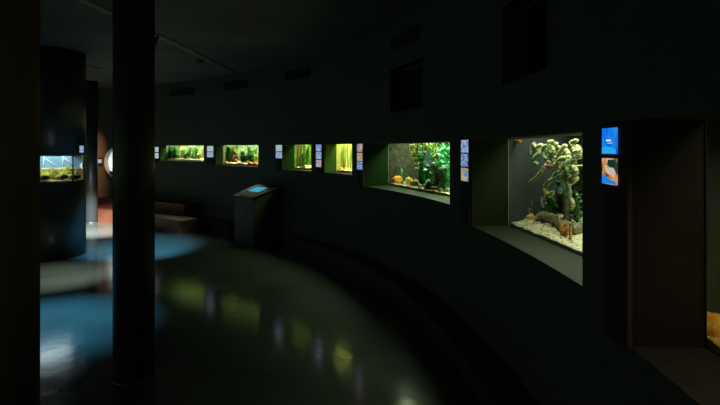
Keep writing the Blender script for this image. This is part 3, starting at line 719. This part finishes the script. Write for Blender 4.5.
coral(t, 'large pale green coral with curling knobbly fingers filling the tank top',
      [(568, 236, .26, .035), (567, 215, .26, .028), (566, 195, .25, .03), (562, 178, .24, .034), (560, 160, .24, .03), (563, 147, .24, .02)], fs)
coral(t, 'small brownish coral leaning left above the white gravel, by the yellow fish',
      [(519, 222, .20, .012), (522, 213, .19, .014), (525, 206, .19, .011), (526, 201, .2, .006)],
      [([(520, 218, .18), (518.5, 213, .17), (516.5, 212, .17)], .006, COR), ([(523, 211, .18), (526.5, 208, .17), (527, 213, .17)], .007, CORP), ([(524, 208, .19), (523.5, 202, .19), (524.5, 199, .19)], .006, COR)])
coral(t, 'thin brownish coral twig standing behind the small coral',
      [(533, 222, .30, .010), (531, 208, .30, .011), (532, 200, .30, .014), (531, 190, .31, .008)],
      [([(531, 204, .28), (534, 200, .27), (533, 195, .27)], .009, CORP), ([(531, 198, .29), (528, 193, .29), (528.5, 188, .29)], .005, COR), ([(533, 198, .3), (537, 190, .3), (541, 185, .3)], .004, COR)])
coral(t, 'dark thin twig high at the left of the coral tank',
      [(514, 222, .36, .006), (514.5, 200, .36, .006), (515, 182, .36, .007), (515, 168, .36, .004)],
      [([(515, 184, .35), (518, 178, .35), (519.5, 172, .35)], .004, CORB), ([(515, 190, .35), (511.5, 184, .35), (511, 178, .35)], .004, CORB)])
ALG = leafm('algae_green', (.05, .22, .07), (.12, .32, .12))
for i, (px, h, v, lab) in enumerate([(541.5, .17, .34, 'thin green stalk plant left of the coral trunk'), (577, .24, .3, 'green stalk plant right of the coral trunk')]):
    bushy_plant(t, px, v, 5, h, .03, ALG, lab, .04, 70+i)
DIM = leafm('dim_growth', (.05, .08, .035), (.10, .14, .06))
for i, (px, v, h, w_) in enumerate([(511, .44, .34, 'first from the left'), (526, .47, .55, 'second from the left'), (538, .5, .45, 'third from the left'), (549, .48, .6, 'second from the right'), (574, .42, .55, 'rightmost')]):
    bushy_plant(t, px, v, 6, h, .07, DIM, 'dim greenish stalk plant at the back of the coral tank, %s' % w_, .05, 170+i)
RK6 = mat('brown_green_rock', (.08, .075, .03), .85, (.24, .22, .11), 30, .7, 50)
for i, (px, v, w, h) in enumerate([(536, .26, .10, .045), (542, .22, .11, .05), (550, .24, .13, .06), (558, .21, .10, .055), (566, .2, .11, .06), (577, .2, .10, .06)]):
    rock(t, px, 0, v, w, h, RK6, 'brown green rock lying on white gravel, %s' % ['leftmost of the row', 'second from the left in the row', 'third from the left in the row', 'left behind the orange sponge', 'right behind the orange sponge', 'rightmost of the row'][i], 60+i, amp=.6)
FY = mat('yellow_fish_scale', (.62, .42, .08), .45, (.7, .55, .16), 40); FR = mat('dark_red_fish_scale', (.22, .045, .015), .45, (.1, .03, .012), 40); FB = mat('fish_fin_dark', (.05, .05, .04), .5, (.07, .06, .05), 30)
FP = mat('pinkish_fish_scale', (.5, .3, .18), .45, (.58, .38, .22), 40)
fish(t.at(531.5, 217, .12), (-1, .3, 0), .085, FY, 'round yellow fish just above the white gravel', None, .5)
fish(t.at(550.5, 166.5, .10), (-1, .2, 0), .075, FR, 'dark red brown fish swimming before the pale coral', None, .42, FB)
fish(t.at(545.5, 165.5, .13), (.6, .6, 0), .06, FP, 'pinkish fish half hidden left of the dark red fish', None, .5)
fish(t.at(543.5, 213, .16), (1, .3, 0), .05, CORG, 'small green fish above the rocks in the coral tank', None, .45)
fish(t.at(546, 203, .25), (1, .5, 0), .024, SIL, 'tiny silver fish in the middle of the coral tank', None, .4)
SPO = mat('orange_brown_sponge', (.42, .17, .03), .8, (.55, .26, .05), 40, .6, 60)
u0, z0 = t.ray(564, .10)
r = empty('orange_sponge', tuple(t.fr(u0, .10, t.gz(u0, .1)))); tag(r, 'orange brown branching sponge standing on white gravel before the rocks', 'sponge')
for a, b, c, y0, y1, rr in [(560.5, .11, 559, 237, 217, .007), (561, .10, 562, 240, 224, .011), (563.5, .10, 566, 236, 227, .009), (566, .10, 568, 237, 225, .008), (569.5, .09, 570.5, 243, 227, .010), (567, .11, 563, 235, 230, .012)]:
    bm = bmesh.new(); Q = spline([t.at(a, y0, b), t.at((a+c)/2+.6, (y0+y1)/2, b), t.at(c, y1, b)], 14); tube(bm, Q, [rr*(1+.25*math.sin(i*1.7))*(1-.3*i/14) for i in range(15)], 10); obj('branch', bm, SPO, r)
bm = bmesh.new(); tube(bm, [t.at(509.4, 141.5, .06), t.at(520.5, 141.2, .06)], .011, 14); o = obj('filter_pipe', bm, mat('orange_pipe', (.55, .24, .05), .4, (.6, .28, .07), 20)); recenter(o); tag(o, 'orange horizontal pipe at the top left of the coral tank', 'pipe')
bm = bmesh.new(); tube(bm, [t.at(566, 166.5, .34), t.at(583, 165.5, .34)], .005, 10); o = obj('spray_pipe', bm, mat('pale_pipe', (.55, .5, .25), .4, (.6, .55, .3), 20)); recenter(o); tag(o, 'thin pale pipe running behind the coral to the right', 'pipe')
# --- tank 7
t = make_tank(OP[7], 'tank at the right edge of the picture with a yellow rock in its corner', .5, mat('back_dark_green', (.03, .05, .03), .8, (.05, .075, .045), 5, .5, 20), YELG, 'yellow brown gravel bed in the tank at the right edge', 9, (1, .85, .55), .03, .03, .3)
def rock7():
    bm = bmesh.new(); blob(bm, t.at(718, 333, .085), (.075, .07, .07), 3, .4); o = obj('rock', bm, mat('ochre_stone', (.62, .26, .02), .8, (.78, .38, .04), 25, .6, 60)); recenter(o); tag(o, 'yellow rock in the lower corner of the tank at the right edge', 'rock')
    bm = bmesh.new(); blob(bm, t.at(714, 300, .32), (.1, .12, .12), 9, .4); o = obj('rock', bm, STO); recenter(o); tag(o, 'dark stone beside the yellow rock at the right edge', 'rock')
rock7()
for i, (u_, v, h) in enumerate([(.14, .3, .55), (.32, .2, .5), (.5, .3, .6)]): bushy_plant(t, 0, v, 9, h, .08, LG, 'dim green plant in the tank at the right edge, %s' % ['nearest its corner', 'second from its corner', 'third from its corner'][i], .05, 90+i, u=u_)
print('t7 px', pxof(t.fr(0, 0, 0)), pxof(t.fr(.3, .2, 0)))

# ------------------------------------------------------------------ round aquarium drum at the left
def drum():
    cx, cy, R = -4.70, 7.50, .52
    hb, ht = 1.11, 1.50
    r = empty('round_aquarium', (cx, cy, 0)); tag(r, 'tall black round drum with a lit aquarium band at eye level', 'aquarium')
    bm = bmesh.new(); cyl(bm, cx, cy, R, 0, hb, 72); obj('lower_drum', bm, COLG, r)
    bm = bmesh.new(); cyl(bm, cx, cy, R, ht, CEIL-.001, 72); up = obj('upper_drum', bm, COLG, r)
    bm = bmesh.new(); lathe(bm, cx, cy, [(R-.004, hb), (R-.004, ht)], 72); obj('glass_pane', bm, GLASS, r)
    ang = [math.atan2(-cy, -cx)]
    a_m = None
    for px in (73.5,):
        k = (px-CX)/F; d = Vector((k, 1)).normalized(); c = Vector((cx, cy)); b_ = c.dot(d); q = b_-math.sqrt(max(b_*b_-c.dot(c)+R*R, 0)); p = d*q-c; a_m = math.atan2(p.y, p.x)
    for a in (a_m, a_m+1.5, a_m+3.1, a_m-1.55):
        bm = bmesh.new(); x, y = cx+(R-.012)*math.cos(a), cy+(R-.012)*math.sin(a); cyl(bm, x, y, .010, hb, ht, 12); obj('mullion', bm, BLK, r)
    tl = area('tank_light', (cx, cy, ht-.02), .7, .7, 4.6, (.85, .95, 1), (0, 0, 0)); tl.data.shape = 'DISK'; tl.parent = r; tl.location = (0, 0, ht-.02)
    # pale blue core panel that closes the tank at the back
    bm = bmesh.new(); pr = [(R*.62*math.cos(a), R*.62*math.sin(a)) for a in [2*PI*i/8+.39 for i in range(8)]]
    a0 = math.atan2(-cy, -cx)
    def fr(a, b, h):  # a across, b away from viewer side
        f = Vector((math.cos(a0), math.sin(a0), 0)); s = Vector((-f.y, f.x, 0)); return Vector((cx, cy, h))+s*a-f*b
    fbox(bm, fr, -.47, .47, .13, .15, hb+.18, ht-.004)
    obj('background_panel', bm, mat('pale_blue_back', (.16, .33, .46), .6, (.26, .45, .58), 6, .1, 20), r)
    bm = bmesh.new(); fbox(bm, fr, -.475, .475, .03, .05, hb+.175, hb+.20); obj('water_line_bar', bm, mat('white_bar', (.7, .75, .7), .5, (.75, .8, .75), 10), r)
    for px in (-.28, -.05, .2):
        bm = bmesh.new(); tube(bm, [fr(px, .11, hb+.19), fr(px+.02, .11, ht-.01)], .006, 8); tube(bm, [fr(px, .11, ht-.03), fr(px+.2, .11, hb+.21)], .004, 8); obj('pipe', bm, mat('white_pipe', (.75, .8, .8), .4, (.8, .85, .85), 9), r)
    # contents
    bm = bmesh.new(); blob(bm, fr(0, 0, 0), (1, 1, 1), 1); bm.free()
    bm = bmesh.new(); Rg = R-.02; n = 48; rings = []
    for q in range(9):
        rr = Rg*q/8 if q else .001
        rings.append([bm.verts.new((cx+rr*math.cos(2*PI*k/n), cy+rr*math.sin(2*PI*k/n), hb+.018+.03*(1-q/8)+.012*noise.noise(Vector((rr*math.cos(2*PI*k/n)*8, rr*math.sin(2*PI*k/n)*8, 1))))) for k in range(n)])
    for a, b in zip(rings, rings[1:]):
        for k in range(n): bm.faces.new((a[k], a[(k+1) % n], b[(k+1) % n], b[k])).smooth = True
    low = [bm.verts.new((v.co.x, v.co.y, hb+.001)) for v in rings[-1]]
    for k in range(n): bm.faces.new((rings[-1][k], rings[-1][(k+1) % n], low[(k+1) % n], low[k]))
    bm.faces.new(low[::-1]); bm.faces.new(rings[0])
    g = obj('gravel', bm, gravel_mat('olive_sand', (.35, .3, .1), (.6, .52, .25))); recenter(g); tag(g, 'olive yellow sand bed in the round aquarium', 'gravel', kind='stuff')
    MOS = mat('moss_yellow_green', (.26, .27, .03), .9, (.58, .54, .08), 30, .8, 60); DRK = mat('dark_wood_root', (.035, .025, .012), .8, (.09, .06, .025), 20, .6, 50)
    rn = random.Random(4)
    spots = [(-.33, -.1, .13), (-.22, -.24, .1), (-.12, -.05, .15), (-.02, -.28, .1), (.08, -.12, .14), (.17, -.27, .1), (.26, -.06, .15), (.33, -.2, .1), (.38, -.02, .1), (-.4, .02, .1), (0, .08, .16), (.2, .09, .14), (-.22, .09, .15)]
    wh = ['far left, near the glass', 'left, close to the front glass', 'left of the middle, further back', 'front middle, close to the glass', 'middle, further back', 'right of the middle, close to the glass', 'right, further back', 'beside the mullion', 'behind the mullion', 'leftmost at the back', 'rear middle', 'rear right', 'rear left']
    for i, (a, b, s) in enumerate(spots):
        bm = bmesh.new(); blob(bm, fr(a, b, hb+.05), (s*.6, s*.5, s*(.95 if b > -.2 else .6)), 30+i, .55, 3.5, 3); o = obj('mossy_mound', bm, MOS); recenter(o); tag(o, 'yellow green mossy mound in the round aquarium, %s' % wh[i], 'moss', 'mossy mounds in the round aquarium')
    for i, (a, b, w) in enumerate([(-.27, -.30, .10), (-.03, -.40, .14), (.22, -.33, .09), (.36, -.26, .11)]):
        bm = bmesh.new(); blob(bm, fr(a, b, hb+.075), (w*.55, w*.35, .03), 50+i, .5, 3, 3); o = obj('dark_rock', bm, DRK); recenter(o); tag(o, 'dark rounded root stone in the round aquarium, %s' % ['leftmost', 'large one in the front middle', 'right of the middle', 'beside the mullion'][i], 'rock')
    return fr, R, hb, ht, cx, cy
dfr, dR, dhb, dht, dcx, dcy = drum()
def drum_sign():
    k = (80.7-CX)/F; d = Vector((k, 1)).normalized(); c = Vector((dcx, dcy)); R = dR+.004; b_ = c.dot(d); q = b_-math.sqrt(max(b_*b_-c.dot(c)+R*R, 0)); p = d*q
    a = math.atan2(p.y-dcy, p.x-dcx); t_ = Vector((-math.sin(a), math.cos(a), 0)); n_ = Vector((math.cos(a), math.sin(a), 0))
    fr = lambda x, y, h: Vector((p.x, p.y, h))+t_*x+n_*y
    r = empty('small_sign', (p.x, p.y, 1.56)); tag(r, 'small lit white and blue sign on the round aquarium drum', 'sign')
    bm = bmesh.new(); fbox(bm, fr, -.06, .06, -.0, .012, 1.53, 1.65); obj('board', bm, BLK, r)
    bm = bmesh.new(); fbox(bm, fr, -.05, .05, .012, .016, 1.54, 1.64); obj('picture_tile', bm, IM[1], r)
drum_sign()

# ------------------------------------------------------------------ porthole in the far wall
def porthole():
    th = th_px(118.5); c = W(th, -.02, 1.27); nn = Vector((math.cos(th), math.sin(th), 0)); s = Vector((nn.y, -nn.x, 0))
    r = empty('porthole_window', tuple(c)); tag(r, 'round white porthole glowing in the far orange lit wall', 'porthole')
    WH = mat('porthole_white', (.68, .78, .82), .5, (.72, .82, .86), 9, .05, 60)
    def ring(prof, m, name, n=64, par=r):
        bm = bmesh.new(); R = []
        for rr, d in prof: R.append([bm.verts.new(c+s*math.cos(2*PI*k/n)*rr+Vector((0, 0, 1))*math.sin(2*PI*k/n)*rr+nn*d) for k in range(n)])
        for a, b in zip(R, R[1:]):
            for k in range(n): bm.faces.new((a[k], a[(k+1) % n], b[(k+1) % n], b[k])).smooth = True
        if prof[-1][0] < .02: bm.faces.new(R[-1])
        return obj(name, bm, m, par)
    ring([(.375, .019), (.375, -.05), (.368, -.055), (.355, -.05), (.31, .0), (.31, .018), (.375, .019)], WH, 'rim')
    ring([(.315, .012), (.2, .0), (.01, -.002)], emit('porthole_lit_panel', (.36, .46, .44), 1.7, (.62, .7, .66), (.55, .63, .6), 5), 'lit_disc')
    for k, (a, h) in enumerate([(-.17, .12), (-.08, .2), (.06, .15), (.15, .1)]):
        bm = bmesh.new(); blob(bm, c+s*a+Vector((0, 0, -.26+.05*k % .1))-nn*.012, (.05, .012, h*.4), k, .5); obj('plant_silhouette', bm, LD, r)
    # small label left of it
    t1 = th_px(97.3); t0 = th_px(102.6); A, B = W(t1, -.012), W(t0, -.012); fr, L = local(A, B); z = A.y
    q = empty('small_sign', (A.x, A.y, hgt(165, z))); tag(q, 'small dark framed white label on the wall left of the porthole', 'sign')
    bm = bmesh.new(); fbox(bm, fr, 0, L, 0, .011, hgt(165.5, z), hgt(157.5, z)); obj('board', bm, BLK, q)
    bm = bmesh.new(); fbox(bm, fr, L*.12, L*.88, -.004, 0, hgt(163, z), hgt(159.3, z)); obj('picture_tile', bm, emit('label_white', (.7, .7, .75), .7, (.3, .35, .45), (.75, .75, .8), 20), q)
porthole()

# ------------------------------------------------------------------ ceiling rails, lamps, smoke alarm
def rail(x0, y0, x1, y1, label, w=.028):
    bm = bmesh.new(); d = Vector((x1-x0, y1-y0, 0)).normalized(); s = Vector((-d.y, d.x, 0)); A = Vector((x0, y0, 0)); L = (Vector((x1, y1, 0))-A).length
    fr = lambda a, b, h: A+d*a+s*b+Vector((0, 0, h))
    fbox(bm, fr, 0, L, -w, -w+.008, CEIL-.03, CEIL); fbox(bm, fr, 0, L, w-.008, w, CEIL-.03, CEIL); fbox(bm, fr, 0, L, -w+.008, w-.008, CEIL-.012, CEIL)
    o = obj('ceiling_rail', bm, METAL); tag(o, label, 'lamp rail')
rail(-2.72, 4.2, -2.36, 9.4, 'long narrow metal lamp rail on the ceiling behind the middle column')
rail(-4.80, 8.3, -4.55, 10.3, 'short narrow metal lamp rail on the ceiling beyond the round drum')
bm = bmesh.new(); x, y = -2.62, 8.2; lathe(bm, x, y, [(.001, CEIL-.045), (.04, CEIL-.045), (.055, CEIL-.03), (.055, CEIL)], 24); o = obj('smoke_detector', bm, GRILL); tag(o, 'small dark round smoke detector on the ceiling', 'smoke detector')
def spot(loc, tgt, power, col, ang, blend, label, r_=.03):
    loc = Vector(loc); tgt = Vector(tgt); d = (tgt-loc).normalized()
    r = empty('ceiling_spotlight', tuple(loc)); tag(r, label, 'spotlight')
    bm = bmesh.new(); tube(bm, [loc-d*.12, loc-d*.115, loc-d*.02, loc+d*.03], [.025, .042, .045, .048], 20, cap=False); obj('can', bm, LAMPB, r)
    bm = bmesh.new(); tube(bm, [loc-d*.06, (loc.x-d.x*.06, loc.y-d.y*.06, CEIL)], .008, 8); obj('arm', bm, LAMPB, r)
    l = bpy.data.lights.new('spot_beam', 'SPOT'); l.energy = power; l.color = col; l.spot_size = math.radians(ang); l.spot_blend = blend; l.shadow_soft_size = r_
    o = bpy.data.objects.new('spot_beam', l); C.objects.link(o); o.parent = r; o.location = d*.02; o.rotation_euler = d.to_track_quat('-Z', 'Y').to_euler(); return r
spot((-2.53, 6.12, 2.9), (-5.35, 10.0, 0), 24000, (.88, .95, 1), 20, 1, 'black spotlight farthest along the long rail, aimed at the far floor')
spot((-2.55, 5.88, 2.9), (-3.55, 8.0, 0), 3600, (.14, .52, 1), 34, 1, 'black spotlight second farthest on the long rail, casting a blue pool')
spot((-2.57, 5.62, 2.9), (-3.85, 6.2, 0), 1000, (.8, .9, .86), 33, 1, 'black spotlight second nearest on the long rail, lighting the floor by the drum')
spot((-2.59, 5.35, 2.9), (-2.9, 4.5, 0), 1400, (.10, .5, 1), 44, 1, 'black spotlight nearest on the long rail, aimed almost straight down')
spot((-5.86, 10.98, 2.88), (-7.1, 11.7, 1.2), 1100, (1, .37, .17), 66, .9, 'black spotlight throwing warm orange light on the far wall', .05)

# ------------------------------------------------------------------ world, camera
w = bpy.data.worlds.new('World'); sc.world = w; w.use_nodes = True
bg = w.node_tree.nodes['Background']; bg.inputs[0].default_value = (.38, .55, .36, 1); bg.inputs[1].default_value = .55
cam = bpy.data.cameras.new('Camera'); co = bpy.data.objects.new('Camera', cam); C.objects.link(co)
co.location = (0, 0, EYE); co.rotation_euler = (PI/2, 0, 0); cam.sensor_width = 36; cam.lens = F/720*36; cam.shift_y = -(202.5-HY)/720; cam.clip_start = .02
sc.camera = co
vs = sc.view_settings; vs.view_transform = 'Standard'; vs.look = 'None'; vs.gamma = 1; vs.use_curve_mapping = False; vs.exposure = 0
try: sc.cycles.use_denoising = True; sc.cycles.max_bounces = 6; sc.cycles.transparent_max_bounces = 12; sc.cycles.caustics_reflective = False; sc.cycles.caustics_refractive = False
except Exception: pass
